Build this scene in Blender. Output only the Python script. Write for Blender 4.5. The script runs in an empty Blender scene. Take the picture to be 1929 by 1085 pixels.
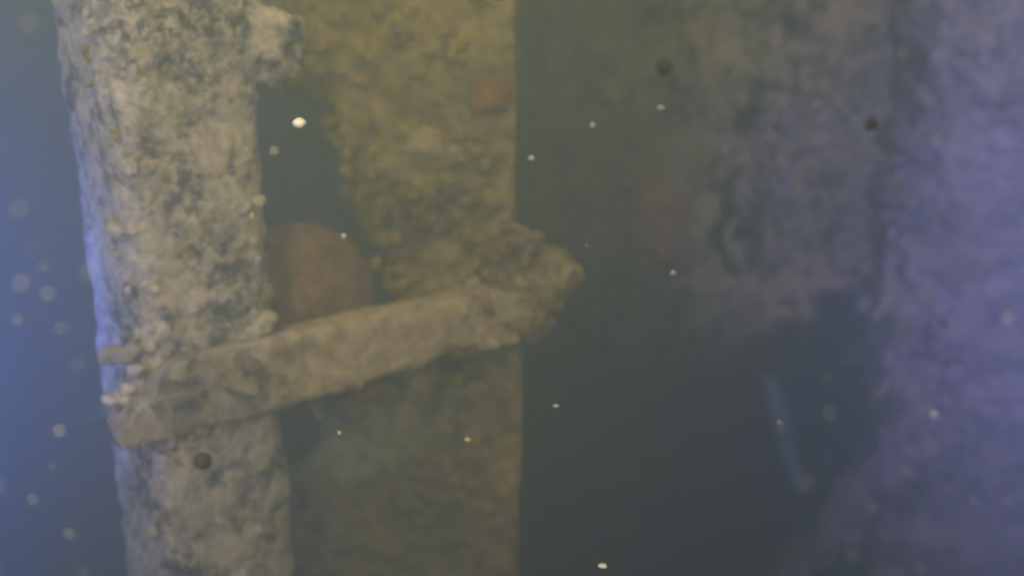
import bpy, math, random
import numpy as np
from mathutils import Vector, Matrix

R = math.radians
SC = bpy.context.scene
COL = SC.collection

# ------------------------------------------------------------------ camera
CAM = np.array([0.0, 0.0, 2.2])
PITCH = R(17)
W, H, F = 1929.0, 1085.0, 1853.0            # photo size and focal length in photo pixels
cd = bpy.data.cameras.new('camera')
cd.sensor_width = 36.0
cd.lens = 36.0 * F / W
cd.clip_start, cd.clip_end = 0.01, 200
cd.dof.use_dof = True
cd.dof.focus_distance = 0.80
cd.dof.aperture_fstop = 2.8
cam = bpy.data.objects.new('camera', cd)
cam.location = CAM
cam.rotation_euler = (R(90) - PITCH, 0, 0)
COL.objects.link(cam)
SC.camera = cam

# ------------------------------------------------------------------ daylight from the surface
SUN_EL, SUN_AZ = R(34), R(188)
w = bpy.data.worlds.new('World')
SC.world = w
w.use_nodes = True
nt = w.node_tree
bg = nt.nodes['Background']
sky = nt.nodes.new('ShaderNodeTexSky')
sky.sky_type = 'NISHITA'
sky.sun_disc = False
sky.sun_elevation = SUN_EL
sky.sun_rotation = SUN_AZ
nt.links.new(sky.outputs[0], bg.inputs[0])
bg.inputs[1].default_value = 0.03
sl = bpy.data.lights.new('sun', 'SUN')
sl.energy = 4.9
sl.angle = R(90)
sl.color = (1.0, 0.87, 0.36)
sun = bpy.data.objects.new('sun', sl)
d = Vector((math.sin(SUN_AZ) * math.cos(SUN_EL), math.cos(SUN_AZ) * math.cos(SUN_EL), math.sin(SUN_EL)))
sun.rotation_euler = d.to_track_quat('Z', 'Y').to_euler()
sun.location = (0, 0, 6)
COL.objects.link(sun)


# ------------------------------------------------------------------ the dive vehicle's own lamps, either side of and above its camera
def lamp(name, loc, aim, energy, color, deg, blend, radius):
    l = bpy.data.lights.new(name, 'SPOT')
    l.energy, l.color = energy, color
    l.spot_size, l.spot_blend, l.shadow_soft_size = R(deg), blend, radius
    o = bpy.data.objects.new(name, l)
    o.location = loc
    o.rotation_euler = (Vector(aim) - Vector(loc)).to_track_quat('-Z', 'Y').to_euler()
    COL.objects.link(o)


lamp('vehicle_lamp_blue', (-0.60, -0.15, 2.15), (-1.10, 1.26, 1.80), 3000.0, (0.02, 0.13, 1.0), 52, 1.0, 0.03)
lamp('vehicle_lamp_violet', (0.62, -0.15, 2.15), (1.12, 1.50, 1.78), 1550.0, (0.34, 0.27, 1.0), 56, 1.0, 0.03)
lamp('vehicle_lamp_warm', (-0.14, -0.35, 2.58), (-0.22, 1.35, 1.68), 130.0, (1.0, 0.74, 0.35), 44, 1.0, 0.03)

vs = SC.view_settings
vs.view_transform = 'Standard'
vs.look = 'None'
vs.exposure = 0.5
vs.gamma = 1.0
SC.cycles.use_denoising = True
SC.cycles.volume_bounces = 1
SC.cycles.max_bounces = 6

# ------------------------------------------------------------------ helpers
FWD = np.array([0, math.cos(PITCH), -math.sin(PITCH)])
UP = np.array([0, math.sin(PITCH), math.cos(PITCH)])
RT = np.array([1.0, 0, 0])


def ray(px, py):
    return FWD + RT * ((px - W / 2) / F) - UP * ((py - H / 2) / F)


def at(px, py, Y):
    r = ray(px, py)
    return CAM + r * (Y / r[1])


def tag(o, label=None, cat=None, group=None, kind=None):
    if label: o['label'] = label
    if cat: o['category'] = cat
    if group: o['group'] = group
    if kind: o['kind'] = kind
    return o


def _hash(ix, iy, iz, seed):
    h = (ix * 374761393 + iy * 668265263 + iz * 2147483647 + seed * 1274126177) & 0xffffffff
    h = ((h ^ (h >> 13)) * 1274126177) & 0xffffffff
    h = ((h ^ (h >> 16)) * 2246822519) & 0xffffffff
    return ((h ^ (h >> 15)) & 0xffffff) / float(0xffffff)


def vnoise(p, seed=0):
    p = np.asarray(p, float)
    i = np.floor(p).astype(np.int64)
    f = p - i
    f = f * f * f * (f * (f * 6 - 15) + 10)
    out = 0
    for dx in (0, 1):
        for dy in (0, 1):
            for dz in (0, 1):
                wgt = (f[:, 0] if dx else 1 - f[:, 0]) * (f[:, 1] if dy else 1 - f[:, 1]) * (f[:, 2] if dz else 1 - f[:, 2])
                out = out + wgt * _hash(i[:, 0] + dx, i[:, 1] + dy, i[:, 2] + dz, seed)
    return out * 2 - 1


def fbm(p, scale, oct=4, seed=0, gain=0.55):
    p = np.asarray(p, float) * scale
    a, s, tot = 1.0, 0, 0
    for k in range(oct):
        s = s + a * vnoise(p + 17.3 * k, seed + k * 7)
        tot += a
        a *= gain
        p = p * 2.03
    return s / tot


class MB:
    def __init__(s):
        s.v, s.f, s.n = [], [], 0

    def add(s, v, f):
        v = np.asarray(v, float)
        s.v.append(v)
        s.f += [tuple(int(i) + s.n for i in q) for q in f]
        s.n += len(v)

    def build(s, name, mat, parent=None, smooth=True, origin=None):
        me = bpy.data.meshes.new(name)
        v = np.concatenate(s.v)
        o = bpy.data.objects.new(name, me)
        if origin is not None:
            o.location = origin
            v = v - np.asarray(origin)
        elif parent is not None:
            pass
        me.from_pydata(v.tolist(), [], s.f)
        me.validate()
        me.update()
        if smooth:
            me.polygons.foreach_set('use_smooth', [True] * len(me.polygons))
        me.materials.append(mat)
        COL.objects.link(o)
        if parent is not None:
            o.parent = parent
            o.matrix_parent_inverse = Matrix.Translation(-Vector(parent.location))
        return o


def empty(name, loc):
    o = bpy.data.objects.new(name, None)
    o.location = loc
    o.empty_display_size = 0.05
    COL.objects.link(o)
    return o


def smoothmod(o, it=2, f=0.5):
    m = o.modifiers.new('smooth', 'SMOOTH')
    m.factor, m.iterations = f, it


def tube(mb, cs, A, B, ha, hb, n=48, expo=2.0, amp=0.01, scale=14, seed=0, cap=True, oct=4):
    """closed tube through centres cs; section axes A, B with half sizes ha, hb (arrays), superellipse exponent; bumpy with growth"""
    cs = np.asarray(cs, float)
    m = len(cs)
    ha, hb = np.broadcast_to(ha, m), np.broadcast_to(hb, m)
    A, B = np.asarray(A, float), np.asarray(B, float)
    t = np.linspace(0, 2 * math.pi, n, endpoint=False)
    ca, sa = np.cos(t), np.sin(t)
    ex = 2.0 / expo
    ca, sa = np.sign(ca) * np.abs(ca) ** ex, np.sign(sa) * np.abs(sa) ** ex
    off = ca[None, :, None] * ha[:, None, None] * A + sa[None, :, None] * hb[:, None, None] * B
    v = (cs[:, None, :] + off).reshape(-1, 3)
    nrm = (ca[None, :, None] / np.maximum(ha, 1e-6)[:, None, None] * A + sa[None, :, None] / np.maximum(hb, 1e-6)[:, None, None] * B).reshape(-1, 3)
    nrm = nrm / np.maximum(np.linalg.norm(nrm, axis=1, keepdims=True), 1e-9)
    if amp:
        h = fbm(v, scale, oct, seed)
        h2 = fbm(v, scale * 3.1, 3, seed + 50)
        v = v + nrm * (amp * (h + 0.45 * h2))[:, None]
    f = []
    for i in range(m - 1):
        for j in range(n):
            k = (j + 1) % n
            f.append((i * n + j, i * n + k, (i + 1) * n + k, (i + 1) * n + j))
    if cap:
        v = np.vstack([v, v[:n].mean(0), v[-n:].mean(0)])
        a, b = m * n, m * n + 1
        for j in range(n):
            k = (j + 1) % n
            f.append((a, k, j))
            f.append((b, (m - 1) * n + j, (m - 1) * n + k))
    mb.add(v, f)
    return v[:m * n], nrm


def inside(P, Q):
    x, y = P[:, 0], P[:, 1]
    r = np.zeros(len(P), bool)
    n = len(Q)
    for i in range(n):
        x1, y1 = Q[i]
        x2, y2 = Q[(i + 1) % n]
        c = ((y1 > y) != (y2 > y)) & (x < (x2 - x1) * (y - y1) / ((y2 - y1) or 1e-12) + x1)
        r ^= c
    return r


def plate(name, Y, outline, holes, cell, thick, amp, scale, mat, parent=None, seed=0, rag=0.012, rag_scale=22, zmin=0.0, zmax=2.62, straight=None, it=3, bend=None):
    """upright ragged plate in the plane y=Y with corroded openings, given as photo-pixel outlines laid into that plane"""
    toplane = lambda poly: [(at(px, py, Y)[0], at(px, py, Y)[2]) for px, py in poly]
    O = toplane(outline)
    Hs = [toplane(h) for h in holes]
    xs = [p[0] for p in O]
    x0, x1 = min(xs) - .03, max(xs) + .03
    nx, nz = int((x1 - x0) / cell), int((zmax - zmin) / cell)
    gx, gz = np.meshgrid(x0 + np.arange(nx) * cell, zmin + np.arange(nz) * cell, indexing='ij')
    cx, cz = (gx + cell / 2).ravel(), (gz + cell / 2).ravel()
    q = np.stack([cx, cz, np.full_like(cx, Y)], 1)
    dx, dz = fbm(q, rag_scale, 3, seed + 3) * rag, fbm(q, rag_scale, 3, seed + 9) * rag
    k = 1.0
    if straight is not None:                                   # edges that stay straight: little raggedness there
        k = np.clip(np.abs(cx - straight) / 0.06, 0.12, 1)
    C = np.stack([cx + dx * k, cz + dz * k], 1)
    keep = inside(C, O)
    for h in Hs:
        keep &= ~inside(C, h)
    keep = keep.reshape(nx, nz)
    X, Z = np.meshgrid(x0 + np.arange(nx + 1) * cell, zmin + np.arange(nz + 1) * cell, indexing='ij')
    P = np.stack([X.ravel(), np.full(X.size, Y), Z.ravel()], 1)
    h = fbm(P, scale, 4, seed) + 0.5 * fbm(P, scale * 3.2, 3, seed + 40)
    front = P.copy()
    front[:, 1] -= amp * (h + 0.5)
    back = P.copy()
    back[:, 1] += thick
    if bend is not None:                                       # curls away from the camera past a column, and below a height
        k = bend[1] * np.clip((bend[0] - P[:, 0]) / .5, 0, 2) ** 2 + bend[3] * np.clip((bend[2] - P[:, 2]) / .5, 0, 2) ** 2
        front[:, 1] += k
        back[:, 1] += k
    N = len(P)
    vid = lambda i, j: i * (nz + 1) + j
    f = []
    kp = np.pad(keep, 1)
    I, J = np.nonzero(keep)
    for i, j in zip(I.tolist(), J.tolist()):
        a, b, c, d_ = vid(i, j), vid(i + 1, j), vid(i + 1, j + 1), vid(i, j + 1)
        f.append((a, b, c, d_))
        f.append((a + N, d_ + N, c + N, b + N))
        if not kp[i, j + 1]: f.append((a, d_, d_ + N, a + N))
        if not kp[i + 2, j + 1]: f.append((b, b + N, c + N, c))
        if not kp[i + 1, j]: f.append((a, a + N, b + N, b))
        if not kp[i + 1, j + 2]: f.append((d_, c, c + N, d_ + N))
    used = np.zeros(2 * N, bool)
    fa = np.array(f)
    used[fa.ravel()] = True
    re = np.cumsum(used) - 1
    V = np.vstack([front, back])[used]
    mb = MB()
    mb.add(V, re[fa])
    o = mb.build(name, mat, parent)
    smoothmod(o, it)
    ok = used[:N]
    return o, front[ok]


def ico(sub):
    import bmesh
    bm = bmesh.new()
    bmesh.ops.create_icosphere(bm, subdivisions=sub, radius=1)
    v = np.array([x.co[:] for x in bm.verts])
    f = [tuple(x.index for x in q.verts) for q in bm.faces]
    bm.free()
    return v, f


ICO = {k: ico(k) for k in (1, 2, 3, 4)}


def blob(mb, c, r, seed, sub=3, rough=0.25, sc=1.6):
    v, f = ICO[sub]
    k = 1 + rough * fbm(v + seed * 3.7, sc, 3, seed)
    r = np.asarray(r, float) * np.ones(3)
    mb.add(np.asarray(c) + v * k[:, None] * r, f)


# ------------------------------------------------------------------ materials
def node(nt, t, **kw):
    n = nt.nodes.new(t)
    for k, v in kw.items():
        setattr(n, k, v)
    return n


def growth_mat(name, base, alt, dark, spot, scale=9.0, dark_amt=0.5, spot_amt=0.35, bump=0.5, off=0.0, pits=0.8, far_mat=None):
    """silty marine growth: base and second colour mixed in patches, bare dark patches, coloured spots of sponge"""
    m = bpy.data.materials.new(name)
    m.use_nodes = True
    nt = m.node_tree
    bs = nt.nodes['Principled BSDF']
    bs.inputs['Roughness'].default_value = 0.92
    bs.inputs['Specular IOR Level'].default_value = 0.15
    co = node(nt, 'ShaderNodeNewGeometry')
    mp = node(nt, 'ShaderNodeVectorMath', operation='ADD')
    mp.inputs[1].default_value = (off, off * 1.7, off * .6)
    nt.links.new(co.outputs['Position'], mp.inputs[0])

    def noise(sc, det=6, rough=0.62, dist=0.3):
        n = node(nt, 'ShaderNodeTexNoise')
        n.inputs['Scale'].default_value = sc
        n.inputs['Detail'].default_value = det
        n.inputs['Roughness'].default_value = rough
        n.inputs['Distortion'].default_value = dist
        nt.links.new(mp.outputs[0], n.inputs['Vector'])
        return n.outputs['Fac']

    def ramp(src, lo, hi):
        r = node(nt, 'ShaderNodeMapRange')
        r.inputs['From Min'].default_value, r.inputs['From Max'].default_value = lo, hi
        nt.links.new(src, r.inputs['Value'])
        return r.outputs['Result']

    def mix(fac, a, b):
        x = node(nt, 'ShaderNodeMix', data_type='RGBA')
        nt.links.new(fac, x.inputs['Factor'])
        for s, c in ((x.inputs['A'], a), (x.inputs['B'], b)):
            if isinstance(c, tuple): s.default_value = (*c, 1)
            else: nt.links.new(c, s)
        return x.outputs['Result']

    c = mix(ramp(noise(scale * .6), .38, .62), base, alt)
    c = mix(ramp(noise(scale * 1.9, 8, .75, .25), .66 - dark_amt * .2, .78 - dark_amt * .2), c, dark)
    c = mix(ramp(noise(scale * 1.1, 4, .6, .5), .74 - spot_amt * .2, .82 - spot_amt * .2), c, spot)
    pm = node(nt, 'ShaderNodeMath', operation='MULTIPLY')
    nt.links.new(ramp(noise(scale * 5.5, 5, .65, .3), .46, .56), pm.inputs[0])
    nt.links.new(ramp(noise(scale * .7, 3, .55, .6), .48, .60), pm.inputs[1])
    pk = node(nt, 'ShaderNodeMath', operation='MULTIPLY')
    nt.links.new(pm.outputs[0], pk.inputs[0])
    pk.inputs[1].default_value = pits
    c = mix(pk.outputs[0], c, dark)
    if far_mat:                                              # a second kind of silt takes over along x, with a ragged border
        sx = node(nt, 'ShaderNodeSeparateXYZ')
        nt.links.new(co.outputs['Position'], sx.inputs[0])
        ad = node(nt, 'ShaderNodeMath', operation='MULTIPLY_ADD')
        nt.links.new(noise(scale * 1.2, 5, .6), ad.inputs[0])
        ad.inputs[1].default_value = 0.22
        nt.links.new(sx.outputs['X'], ad.inputs[2])
        c2 = mix(ramp(noise(scale * .6), .38, .62), far_mat[0], far_mat[1])
        c2 = mix(ramp(noise(scale * 2.2, 6, .7, .8), .50, .62), c2, far_mat[2])
        c = mix(ramp(ad.outputs[0], far_mat[3] + .11 + .06, far_mat[3] + .11 - .06), c, c2)
    tint = node(nt, 'ShaderNodeMix', data_type='RGBA', blend_type='MULTIPLY')
    tint.inputs['Factor'].default_value = 0.70
    nt.links.new(c, tint.inputs['A'])
    g = node(nt, 'ShaderNodeCombineColor')
    fine = ramp(noise(scale * 7, 5, .7), .3, .7)
    for i in range(3): nt.links.new(fine, g.inputs[i])
    nt.links.new(g.outputs[0], tint.inputs['B'])
    nt.links.new(tint.outputs['Result'], bs.inputs['Base Color'])
    b = node(nt, 'ShaderNodeBump')
    b.inputs['Strength'].default_value = bump
    b.inputs['Distance'].default_value = 0.01
    nt.links.new(noise(scale * 5, 6, .65), b.inputs['Height'])
    nt.links.new(b.outputs[0], bs.inputs['Normal'])
    return m


M_post = growth_mat('silted_growth_pale', (.78, .67, .48), (.66, .57, .42), (.07, .08, .12), (.60, .52, .28), 12, .8, .25, .5, 0, .9)
M_beam = growth_mat('silted_beam', (.80, .62, .33), (.70, .55, .31), (.25, .2, .13), (.55, .34, .18), 8, -.1, .15, .2, 3.1, .12, ((.56, .46, .32), (.43, .37, .27), (.08, .08, .10), -.27))
M_plate = growth_mat('olive_growth', (.68, .49, .16), (.48, .37, .16), (.09, .08, .05), (.46, .23, .09), 7, .5, .15, .6, 7.7)
M_far = growth_mat('far_growth', (.70, .53, .24), (.42, .35, .18), (.04, .05, .05), (.42, .26, .1), 8, .8, .2, .6, 12.2)
M_right = growth_mat('right_growth', (.46, .40, .33), (.24, .22, .19), (.06, .06, .08), (.55, .4, .34), 8, .3, .3, .6, 5.2)
M_rust = growth_mat('rust_red', (.66, .38, .21), (.44, .25, .16), (.16, .11, .09), (.48, .30, .13), 6, .1, .2, .25, 1.4)
M_orange = growth_mat('orange_sponge', (.48, .31, .14), (.42, .31, .15), (.2, .14, .08), (.50, .28, .13), 12, .1, .3, .5, 2.4)
M_yellow = growth_mat('yellow_tufts', (.44, .36, .13), (.36, .30, .15), (.2, .15, .08), (.5, .38, .12), 14, .1, .3, .5, 6.4)
M_pale = growth_mat('pale_block', (.50, .41, .34), (.42, .35, .30), (.4, .35, .33), (.6, .5, .44), 10, -.4, -.2, .3, 2.9)
M_bulge = growth_mat('pale_silt', (.60, .52, .46), (.50, .44, .38), (.3, .27, .25), (.5, .45, .38), 9, .1, .1, .4, 2.2)
M_rod = growth_mat('pale_pipe_coat', (.33, .35, .40), (.25, .27, .32), (.15, .15, .17), (.45, .3, .26), 10, .1, .1, .3, 4.9)
M_grey = growth_mat('grey_green_silt', (.74, .68, .34), (.62, .58, .30), (.12, .12, .09), (.32, .28, .15), 6, .2, .1, .4, 8.8)
M_redsponge = growth_mat('red_sponge', (.66, .30, .12), (.56, .29, .13), (.25, .14, .08), (.6, .3, .1), 12, .1, .3, .5, 7.4)
M_knuckle = growth_mat('tan_crust', (.56, .42, .20), (.42, .35, .20), (.12, .10, .07), (.50, .31, .15), 13, .5, .2, .5, 8.1)
M_strand = growth_mat('tan_strands', (.55, .47, .34), (.42, .36, .26), (.2, .18, .14), (.5, .36, .22), 8, .2, .1, .5, 1.9)
M_redfar = growth_mat('far_red_growth', (.48, .22, .12), (.40, .24, .14), (.10, .08, .07), (.4, .2, .1), 7, .4, .2, .6, 3.3)
M_silt = growth_mat('seabed_silt', (.11, .115, .075), (.085, .09, .06), (.04, .045, .035), (.13, .12, .08), 3, .3, .1, .4, 9.9)


def flat_mat(name, c, rough=.8):
    m = bpy.data.materials.new(name)
    m.use_nodes = True
    nt = m.node_tree
    bs = nt.nodes['Principled BSDF']
    n = node(nt, 'ShaderNodeTexNoise')
    n.inputs['Scale'].default_value = 300
    x = node(nt, 'ShaderNodeMix', data_type='RGBA')
    x.inputs['A'].default_value = (*[k * .8 for k in c], 1)
    x.inputs['B'].default_value = (*c, 1)
    nt.links.new(n.outputs['Fac'], x.inputs['Factor'])
    nt.links.new(x.outputs['Result'], bs.inputs['Base Color'])
    bs.inputs['Roughness'].default_value = rough
    return m


M_snow = flat_mat('white_floc', (.72, .72, .66))
M_snow_dim = flat_mat('grey_floc', (.29, .32, .35))
M_snow_yel = flat_mat('yellow_floc', (.3, .27, .15))
M_dark = flat_mat('dark_lens_spot', (.012, .010, .008))

# ------------------------------------------------------------------ seabed
mb = MB()
n = 90
g = np.linspace(-6, 6, n)
X, Yy = np.meshgrid(g, g + 3, indexing='ij')
P = np.stack([X.ravel(), Yy.ravel(), np.zeros(X.size)], 1)
P[:, 2] = 0.10 * fbm(P, .8, 4, 5) - 0.05
mb.add(P, [(i * n + j, (i + 1) * n + j, (i + 1) * n + j + 1, i * n + j + 1) for i in range(n - 1) for j in range(n - 1)])
tag(mb.build('seabed', M_silt), kind='structure')

# ------------------------------------------------------------------ near post on the left
rng = random.Random(4)
YP = 1.20


def post(name, centre, A, B, ha, hb, mat, seed, amp, scale=13, n=120, zt=2.62, expo=5):
    """upright square post, growth roughened, round at the corners"""
    root = empty(name, (centre[0], centre[1], 0))
    zs = np.concatenate([np.arange(-.1, .9, .03), np.arange(.9, zt, .006)])
    cs = np.stack([np.full_like(zs, centre[0]), np.full_like(zs, centre[1]), zs], 1)
    mb = MB()
    v, nr = tube(mb, cs, A, B, ha, hb, n, expo, amp, scale, seed, oct=5)
    mb.build('shaft', mat, root)
    return root, v, nr


head = R(50)                                                # the beam's heading; the post stands square to it
axis = np.array([math.sin(head), math.cos(head), 0])
nrmB = np.array([-math.cos(head), math.sin(head), 0])
NC = at(255, 500, 1.06) * np.array([1, 1, 0])               # near corner of the post
root, v, nr = post('encrusted_post', NC + axis * .087 + nrmB * .100, axis, nrmB, .090, .100, M_post, 11, .009, 17)
tag(root, 'pale silt covered upright post with dark bare patches, nearest at left', 'post')


def scatter(mb, v, nr, count, rmin, rmax, cond, seed, flat=.6, sub=2):
    g = random.Random(seed)
    idx = [i for i in range(len(v)) if cond(v[i], nr[i])]
    for k in range(count):
        i = g.choice(idx)
        r = g.uniform(rmin, rmax) * g.uniform(.6, 1)
        # small heaps of lumps
        for q in range(g.randint(1, 4)):
            c = v[i] + np.array([g.uniform(-1, 1), g.uniform(-.4, .2), g.uniform(-1, 1)]) * r * 1.1 + nr[i] * r * .15
            blob(mb, c, (r * g.uniform(.6, 1), r * flat, r * g.uniform(.6, 1)), g.randint(0, 9999), sub, .35)


vis = lambda p, q: 1.35 < p[2] < 2.35 and q[1] < -.1 and q[0] > -.5
mb = MB()
scatter(mb, v, nr, 70, .004, .012, vis, 1, .35, 3)
scatter(mb, v, nr, 260, .002, .005, vis, 21, .5)
tag(mb.build('growth', M_post, root), kind='stuff')
mb = MB()
scatter(mb, v, nr, 26, .004, .009, vis, 2)
tag(mb.build('yellow_growth', M_yellow, root), kind='stuff', label='scattered yellow tufts on the pale post')
# bulging silted head at the post's top right
mb = MB()
for px, py, r, s in ((500, 80, .045, 1), (470, 60, .04, 2), (520, 110, .028, 3), (460, 120, .03, 4), (430, 60, .03, 5)):
    blob(mb, at(px, py, YP - .02), (r, r * .5, r), s, 4, .5, 1.5)
mb.build('silted_bulge', M_post, root)
# small yellowish coral ring on the post by the beam
mb = MB()
for px, py, r in ((330, 938, .010), (322, 950, .008), (338, 928, .007)):
    blob(mb, at(px, py, YP - .08), (r, r * .7, r), px, 3, .4, 2)
mb.build('pink_patch', M_redfar, root)
# pale block
mb = MB()
c = at(222, 669, 1.065)
zs = np.linspace(-1, 1, 14)
for q in range(7):
    blob(mb, c + np.array([rng.uniform(-.018, .018), rng.uniform(0, .01), rng.uniform(-.006, .006)]), (.010, .008, .008), q, 3, .5, 2)
tube(mb, [c + np.array([.018 * t, .004 * t, 0]) for t in zs], (0, 1, 0), (0, 0, 1), .008, .009 + .002 * np.cos(zs * 1.5), 24, 3, .004, 45, 3)
mb.build('pale_patch', M_pale, root)
# feathery whiskers on the left edge
mb = MB()
for k in range(9):
    p0 = at(212 + rng.uniform(-8, 18), 748 + rng.uniform(-26, 40), 1.07)
    d_ = np.array([-rng.uniform(.5, 1), -.2, rng.uniform(-.35, .3)]) * rng.uniform(.02, .042)
    tube(mb, [p0 + d_ * t for t in (0, .35, .7, 1)], (0, .5, .87), (0, -.87, .5), np.array([.0012, .001, .0008, .0003]), np.array([.0012, .001, .0008, .0003]), 6, 2, 0)
tag(mb.build('whiskers', M_rod, root), kind='stuff', label='pale feathery whiskers on the post edge')

# ------------------------------------------------------------------ slanting beam that crosses in front
BL = NC + nrmB * .003 - axis * .045
BL[2] = at(215, 775, BL[1])[2]
L = .65
broot = empty('cross_beam', tuple(BL))
tag(broot, 'buff horizontal beam running from left post back to the olive plate', 'beam')
ts = np.linspace(0, 1, 130)
cs = np.array([BL + axis * L * t - np.array([0, 0, .030]) * max(0, 1 - t / .14) ** 1.5 for t in ts])
hh = np.interp(ts, [0, .03, .10, .3, .6, .85, 1], [.012, .022, .046, .050, .046, .039, .032])
mb = MB()
vB, nB = tube(mb, cs, nrmB, (0, 0, 1), .024, hh, 96, 5, .005, 13, 21, oct=5)
mb.build('beam_body', M_beam, broot)
mb = MB()
scatter(mb, vB, nB, 24, .002, .006, lambda p, q: q[1] < .3, 7, .4)
scatter(mb, vB, nB, 34, .003, .008, lambda p, q: p[0] < -.36, 9, .4, 3)
scatter(mb, vB, nB, 50, .006, .014, lambda p, q: p[0] > -.08, 10, .5, 3)
tag(mb.build('growth', M_beam, broot), kind='stuff')
mb = MB()
scatter(mb, vB, nB, 30, .006, .012, lambda p, q: p[0] > -.1 and q[2] < .3, 8)
tag(mb.build('sponge_growth', M_orange, broot), kind='stuff', label='orange sponge crust near the far end')
mb = MB()
g = random.Random(41)
for k in range(90):
    t = g.random()
    px, py = 215 + 290 * t + g.gauss(0, 10), 765 - 155 * t + g.gauss(0, 16)
    r = g.uniform(.004, .013)
    blob(mb, at(px, py, 1.045 + .115 * t + .004), (r, r * .5, r * .8), k, 3, .45, 2)
tag(mb.build('silt_heaps', M_post, broot), kind='stuff')
# encrusted knuckle at the far end
mb = MB()
g = random.Random(12)
for px, py, r in ((980, 540, .05), (1010, 530, .05), (1040, 520, .035), (1000, 590, .042), (960, 600, .035), (930, 590, .035),
                  (990, 500, .035), (1020, 560, .04), (950, 560, .05), (890, 600, .03), (860, 620, .025), (1050, 540, .026), (1062, 522, .02), (1074, 518, .013), (1035, 500, .02),
                  (1000, 480, .022), (975, 470, .026), (955, 625, .022), (1015, 500, .025)):
    for q in range(3):
        blob(mb, at(px + g.uniform(-14, 14), py + g.uniform(-14, 14), 1.43 + g.uniform(-.015, .02)), r * np.array([g.uniform(.6, .9), .6, g.uniform(.6, .9)]), g.randint(0, 999), 4, .6, 3.2)
for k in range(22):
    r = g.uniform(.002, .012) * g.random()+.002
    blob(mb, at(990 + g.gauss(0, 48), 555 + g.gauss(0, 42), 1.395 + g.uniform(0, .02)), (r, r, r), k, 2, .5)
mb.build('encrusted_knuckle', M_knuckle, broot)
mb = MB()
for px, py, r in ((935, 440, .016), (960, 420, .014), (985, 440, .015), (950, 465, .014), (1000, 470, .014), (970, 450, .016), (930, 425, .011), (990, 490, .013), (1005, 440, .012), (945, 535, .011), (905, 575, .014)):
    for q in range(3):
        blob(mb, at(px + g.uniform(-10, 10), py + g.uniform(-10, 10), 1.385), r * np.array([g.uniform(.5, .9), .6, g.uniform(.5, .9)]), g.randint(0, 999), 3, .6, 2.6)
mb.build('orange_sponge', M_orange, broot)
# coral knob where the beam meets the post, and a bolt stub
mb = MB()
for a_ in np.linspace(0.3, 2 * math.pi - .9, 11):
    k_ = rng.uniform(.7, 1.2)
    blob(mb, at(463 + 20 * k_ * math.cos(a_), 712 + 28 * k_ * math.sin(a_), 1.075), np.array((.009, .006, .009)) * rng.uniform(.7, 1.3), int(a_ * 10), 3, .5, 2.2)
mb.build('coral_knob', M_yellow, broot)

# ------------------------------------------------------------------ olive plate behind, with two corroded openings
YB = 1.52
outline = [(250, -700), (975, -700), (974, 120), (972, 400), (985, 700), (982, 900), (976, 1085), (968, 2300), (250, 2300)]
hole1 = [(440, 130), (560, 140), (610, 185), (640, 260), (668, 340), (700, 420), (735, 500), (760, 600), (700, 640), (440, 640)]
hole2 = [(440, 700), (640, 690), (850, 640), (905, 690), (880, 770), (868, 840), (800, 880), (740, 905), (640, 930), (560, 925), (440, 900)]
proot = empty('corroded_plate', (at(700, 500, YB)[0], YB, 0))
tag(proot, 'olive encrusted upright plate with two ragged openings and straight right edge', 'plate')
xe = at(975, 500, YB)[0]
po, pv = plate('plate_body', YB, outline, [hole1, hole2], .006, .03, .022, 11, M_plate, proot, 31, .02, 20, straight=xe)
pn = np.tile(np.array([[0, -1.0, 0]]), (len(pv), 1))
vis = lambda p, q: 1.2 < p[2] < 2.3 and -.42 < p[0] < xe - .03
mb = MB()
scatter(mb, pv, pn, 190, .007, .02, vis, 3)
tag(mb.build('growth', M_plate, proot), kind='stuff')
mb = MB()
scatter(mb, pv, pn, 60, .005, .011, vis, 5)
tag(mb.build('yellow_growth', M_yellow, proot), kind='stuff', label='small yellow tufts on the olive plate')
mb = MB()
for px, py, r in ((925, 180, .022), (938, 168, .017), (914, 195, .018), (932, 192, .016), (945, 160, .012)):
    blob(mb, at(px, py, YB - .02), (r, r * .4, r * .9), int(px), 4, .8, 3)
mb.build('orange_patch', M_redsponge, proot)
mb = MB()
for px, py, r in ((800, 265, .05), (760, 275, .035), (840, 280, .035), (830, 320, .025)):
    blob(mb, at(px, py, YB - .0), (r, r * .5, r * .5), int(px), 3, .5, 2)
mb.build('tan_swelling', M_beam, proot)
mb = MB()
for px, py, r in ((596, 178, .012), (588, 160, .010), (604, 190, .008), (580, 140, .010), (760, 68, .012), (745, 78, .010)):
    blob(mb, at(px, py, YB - .02), (r, r * .6, r), px, 3, .6, 2.5)
tag(mb.build('yellow_tuft', M_yellow, proot), kind='stuff')
# ring shaped barnacles
for k, (px, py) in enumerate(((828, 362), (862, 350), (745, 72))):
    mb = MB()
    for a_ in np.linspace(0, 2 * math.pi, 9, endpoint=False):
        blob(mb, at(px + 12 * math.cos(a_), py + 13 * math.sin(a_), YB - .028), (.0055, .006, .0055), k * 20 + int(a_ * 10), 2, .3)
    mb.build('barnacle', M_yellow, proot)

mb = MB()
g = random.Random(51)
for poly in ([(545, 130), (600, 165), (640, 255), (665, 340), (700, 420), (735, 500), (750, 570)], [(640, 925), (740, 900), (800, 878), (868, 835), (880, 770), (900, 690)]):
    for (x0, y0), (x1, y1) in zip(poly, poly[1:]):
        for k in range(16):
            t, r = g.random(), g.uniform(.004, .014)
            blob(mb, at(x0 + (x1 - x0) * t + g.gauss(0, 14), y0 + (y1 - y0) * t + g.gauss(0, 14), YB + g.uniform(-.02, .03)), (r, r, r * .9), k, 2, .5)
tag(mb.build('rim_growth', M_plate, proot), kind='stuff')

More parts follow.
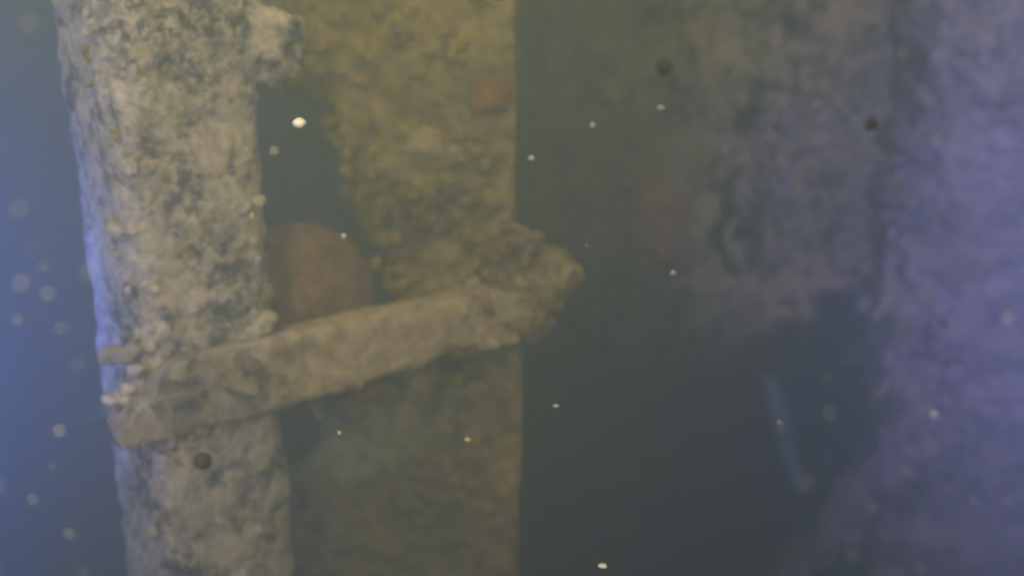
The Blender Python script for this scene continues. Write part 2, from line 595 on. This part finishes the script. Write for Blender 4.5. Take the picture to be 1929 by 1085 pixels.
# rusty disc seen through the upper opening
DC = at(580, 592, 1.44)
droot = empty('rusty_disc', tuple(DC))
tag(droot, 'rusty red round disc half hidden behind the buff beam', 'disc')
ang = R(38)
ax = np.array([math.sin(ang), -math.cos(ang), 0])
uu = np.array([math.cos(ang), math.sin(ang), 0])
prof = [(.0, .045), (.03, .044), (.07, .038), (.105, .026), (.130, .008), (.142, -.012), (.142, -.03), (.10, -.035), (.0, -.035)]
mb = MB()
n = 72
V = []
for r_, z_ in prof:
    for j in range(n):
        t = 2 * math.pi * j / n
        V.append(DC + ax * z_ + (uu * math.cos(t) + np.array([0, 0, 1.1]) * math.sin(t)) * max(r_ * .89, 1e-4))
V = np.array(V)
V += ax * (.007 * fbm(V, 24, 4, 8))[:, None]
mb.add(V, [(i * n + j, (i + 1) * n + j, (i + 1) * n + (j + 1) % n, i * n + (j + 1) % n) for i in range(len(prof) - 1) for j in range(n)])
mb.build('disc_face', M_rust, droot)
gm = MB()
g = random.Random(61)
for k in range(90):
    t, q = g.uniform(0, 6.283), .128 * math.sqrt(g.random())
    r = g.uniform(.002, .006)
    blob(gm, DC + ax * (.04 - 2.2 * q * q) + (uu * math.cos(t) + np.array([0, 0, 1.1]) * math.sin(t)) * q, (r, r * .6, r), k, 2, .4)
tag(gm.build('growth', M_rust, droot), kind='stuff')
mb = MB()
tube(mb, [DC - ax * t for t in (.03, .07, .12, .16)], uu, (0, 0, 1), .03, .03, 24, 2, .003, 20, 4)
mb.build('hub_shaft', M_far, droot)

# growths under the beam
mb = MB()
for px, py, r in ((690, 712, .024), (672, 735, .018), (705, 735, .016), (715, 700, .02), (682, 750, .010)):
    blob(mb, at(px, py, 1.33), (r, r * .8, r), int(px), 3, .35, 2)
tag(mb.build('sponge', M_redsponge), 'reddish sponge lump hanging beneath the middle of the beam', 'sponge')
mb = MB()
for px, py, r in ((790, 715, .03), (785, 740, .022), (800, 690, .024)):
    blob(mb, at(px, py, 1.40), (r * .9, r * .8, r), int(px), 3, .3, 2)
tag(mb.build('sponge', M_plate), 'olive rounded sponge below the beam, right of the reddish one', 'sponge')
mb = MB()
for px, py, r in ((595, 765, .012), (603, 780, .010), (588, 750, .012)):
    blob(mb, at(px, py, 1.26), (r * .6, r * .6, r), int(px), 2, .3, 2)
tag(mb.build('sponge', M_pale), 'small pale finger of growth under the beam beside the post', 'sponge')

# inner plate seen through the lower opening
o, _ = plate('inner_plate', 1.575, [(500, 930), (560, 870), (610, 800), (650, 740), (760, 690), (900, 640), (960, 800), (960, 2400), (430, 2400), (470, 1000)], [], .010, .02, .03, 8, M_grey, None, 77, .03, 12, bend=(at(680, 800, 1.6)[0], .5, 0, 0))
tag(o, 'grey green silted plate deep inside the lower opening', 'plate')

# ------------------------------------------------------------------ far plate at right
YF = 2.25
outline = [(920, -700), (2500, -700), (2500, 2300), (1520, 2300), (1500, 1085), (1510, 960), (1650, 830), (1668, 760), (1670, 640), (1640, 560), (1530, 555), (1500, 600), (1420, 700), (1300, 800), (1150, 820),
           (1000, 700), (930, 400), (920, 200)]
holeA = [(1345, 350), (1400, 320), (1425, 380), (1420, 505), (1370, 510), (1340, 450)]
holeB = [(1385, 215), (1425, 225), (1415, 260), (1385, 255)]
froot = empty('far_plate', (at(1600, 500, YF)[0], YF, 0))
tag(froot, 'dim far encrusted plate with ragged edges at right', 'plate')
fo, fv = plate('plate_body', YF, outline, [holeA, holeB], .010, .05, .04, 7, M_far, froot, 61, .045, 11, bend=(at(1360, 400, YF)[0], .8, at(1300, 560, YF)[2], .9))
fn = np.tile(np.array([[0, -1.0, 0]]), (len(fv), 1))
mb = MB()
vis = lambda p, q: .6 < p[2] < 2.4 and p[0] < 1.5
scatter(mb, fv, fn, 150, .012, .035, vis, 13)
tag(mb.build('growth', M_far, froot), kind='stuff')
mb = MB()
for px, py, r in ((1240, 400, .075), (1250, 450, .07), (1230, 360, .05), (1275, 480, .05)):
    blob(mb, at(px, py, YF - .03), (r * .8, r * .25, r * .9), int(px), 4, .7, 3)
mb.build('red_patch', M_redfar, froot)
# knotted strands of growth
mb = MB()
g = random.Random(31)
for k in range(60):
    px, py = 1450 + g.gauss(0, 60), 190 + g.uniform(0, 340)
    a_, ln = g.uniform(0, 6.28), g.uniform(14, 34)
    pts = [at(px + ln * q * math.cos(a_ + q * .5), py + ln * q * math.sin(a_ + q * .5), YF - .05 + .01 * q) for q in range(4)]
    r_ = g.uniform(.005, .011)
    tube(mb, pts, (1, 0, 0), (0, 1, 0), r_, r_, 8, 2, .008, 25, k)
tag(mb.build('growth_strands', M_strand, froot), kind='stuff')

# right-hand post in the violet glare
q0, q1 = at(1690, 700, 2.0), at(2120, 700, 2.0)
root2, v2, n2 = post('right_post', (q0 + q1) / 2 + np.array([0, .15, 0]), (1, 0, 0), (0, 1, 0), (q1[0] - q0[0]) / 2, .15, M_right, 91, .055, 6, 100, expo=3)
tag(root2, 'violet grey encrusted upright post at the right edge', 'post')
mb = MB()
scatter(mb, v2, n2, 130, .008, .026, lambda p, q: 1.1 < p[2] < 2.3 and q[1] < -.1, 15)
tag(mb.build('growth', M_right, root2), kind='stuff')

# slanting strut low on the right
mb = MB()
p0, p1 = at(1760, 770, 2.0), at(1440, 1150, 2.1)
ts = np.linspace(0, 1, 60)
dv = (p1 - p0) / np.linalg.norm(p1 - p0)
sd = np.cross(dv, (0, 1, 0))
tube(mb, [p0 + (p1 - p0) * t for t in ts], sd / np.linalg.norm(sd), (0, 1, 0), .05, .04, 40, 2.4, .035, 8, 19)
tag(mb.build('strut', M_right), 'violet grey slanting strut at the foot of the right post', 'strut')

# pale pipe stub
mb = MB()
p0, p1 = at(1448, 712, 2.25), at(1505, 925, 2.3)
ts = np.linspace(0, 1, 40)
tube(mb, [p0 + (p1 - p0) * t for t in ts], (1, 0, 0), (0, 1, 0), np.interp(ts, [0, .1, .8, 1], [.016, .024, .024, .014]), .022, 24, 2, .009, 18, 29)
tag(mb.build('pipe', M_rod), 'pale bluish slanting pipe in the dark water at lower right', 'pipe')

# ------------------------------------------------------------------ flecks drifting in the water
G1 = 'pale flecks drifting in the water'


def fleck(px, py, Y, size, mat, label, seed, shape=(1, 1, 1), cat='fleck', name='drifting_fleck'):
    mb = MB()
    c = at(px, py, Y)
    r = size / 2 / F * Y
    blob(mb, (0, 0, 0), r * np.array(shape), seed, 3, .18, 1.5)
    o = mb.build(name, mat)
    o.location = c
    return tag(o, label, cat, G1)


FL = [
    (564, 232, .72, 26, 'w', 'brightest white fleck, over the dark upper opening', (1, 1, .75)),
    (517, 285, .50, 10, 'g', 'round grey fleck just below the brightest white one', (1, 1, 1)),
    (1701, 104, .46, 13, 'y', 'round greenish fleck high at right', (1, 1, 1)),
    (1758, 781, .48, 13, 'w', 'round pale fleck low on the right post', (1, 1, 1)),
    (1001, 298, .62, 11, 'g', 'small fleck just beside the straight plate edge', (1, 1, .9)),
    (1245, 203, .62, 12, 'g', 'flat pale fleck below the upper dark lens spot', (1.2, 1, .6)),
    (1268, 514, .62, 10, 'g', 'small fleck in front of the red patch', (1, 1, 1)),
    (1135, 1065, .62, 16, 'w', 'flat pale fleck at the very bottom of the picture', (1.2, 1, .6)),
    (1047, 764, .62, 11, 'g', 'tiny fleck in dark water below the beam end', (1.2, 1, .6)),
    (475, 407, .62, 11, 'y', 'yellow fleck on the right edge of the pale post', (.8, 1, 1.2)),
    (1468, 795, .62, 10, 'g', 'fleck in front of the pale slanting pipe', (1, 1, 1)),
    (640, 815, .62, 9, 'g', 'grey fleck in the lower opening near the post', (1, 1, 1)),
    (881, 828, .62, 12, 'y', 'buff fleck right of the lower opening', (1.2, 1, .8)),
    (648, 445, .62, 10, 'g', 'fleck on the upper rim of the rusty disc', (1, 1, 1)),
    (1116, 236, .62, 10, 'g', 'faint fleck in the dark water between plate and far plate', (1, 1, 1)),
    (1815, 466, .42, 12, 'g', 'blurred fleck halfway up the right post', (1, 1, 1)),
    (1755, 563, .42, 12, 'g', 'blurred fleck beside the dark blue gap', (1, 1, 1)),
    (1898, 600, .40, 14, 'w', 'large blurred fleck at the right border', (1, 1, 1)),
    (112, 811, .40, 12, 'g', 'blurred blue fleck below the whiskers', (1, 1, 1)),
    (62, 940, .40, 10, 'g', 'blurred blue fleck low at the left border', (1, 1, 1)),
]
mm = {'w': M_snow, 'g': M_snow_dim, 'y': M_snow_yel}
for k, (px, py, Y, s, m, lab, sh) in enumerate(FL):
    fleck(px, py, Y, s, mm[m], lab, 100 + k, sh)
for px, py, Y, s, lab in ((1252, 128, .58, 30, 'dark brown lens spot built as a scrap high in the dark water'), (1641, 235, .58, 26, 'dark lens spot built as a scrap before the far plate'),
                          (381, 868, .60, 38, 'dark brown lens spot built as a scrap before the foot of the pale post')):
    o = fleck(px, py, Y - .05, s, M_dark, lab, int(px), (1, 1, 1), 'lens spot', 'lens_spot_scrap')  # stands in for dirt on the lens; the solid scrap is made up
    o['group'] = 'dark lens spots built as scraps in the water'

mb = MB()
g = random.Random(77)
for k in range(330):
    px, py = g.uniform(-200, 2130), g.uniform(-150, 1250)
    near = g.random() < .62
    if near: px = g.choice((g.uniform(-100, 200), g.uniform(1620, 2050), g.uniform(1620, 2050), g.uniform(1450, 2050), g.uniform(1450, 2050)))
    Y = g.uniform(.32, .46) if near else g.uniform(.65, 1.1)
    r = g.uniform(.0004, .0012) if near else g.uniform(.0003, .0009) * g.random()
    if near and px > 1450: r *= 1.15
    blob(mb, at(px, py, Y), r, k, 2, .2)
tag(mb.build('suspended_silt', M_snow_dim), kind='stuff')

# ------------------------------------------------------------------ murky water
mb = MB()
x0, x1, y0, y1, z0, z1 = -5.9, 5.9, -2.9, 8.9, -1.2, 2.75
mb.add([(x0, y0, z0), (x1, y0, z0), (x1, y1, z0), (x0, y1, z0), (x0, y0, z1), (x1, y0, z1), (x1, y1, z1), (x0, y1, z1)],
       [(0, 3, 2, 1), (4, 5, 6, 7), (0, 1, 5, 4), (1, 2, 6, 5), (2, 3, 7, 6), (3, 0, 4, 7)])
m = bpy.data.materials.new('murky_water')
m.use_nodes = True
nt = m.node_tree
nt.nodes.clear()
out = node(nt, 'ShaderNodeOutputMaterial')
pv_ = node(nt, 'ShaderNodeVolumePrincipled')
pv_.inputs['Color'].default_value = (.30, .385, .395, 1)
pv_.inputs['Density'].default_value = 0.70
pv_.inputs['Anisotropy'].default_value = 0.3
nt.links.new(pv_.outputs[0], out.inputs['Volume'])
tag(mb.build('haze', m, smooth=False), kind='stuff')
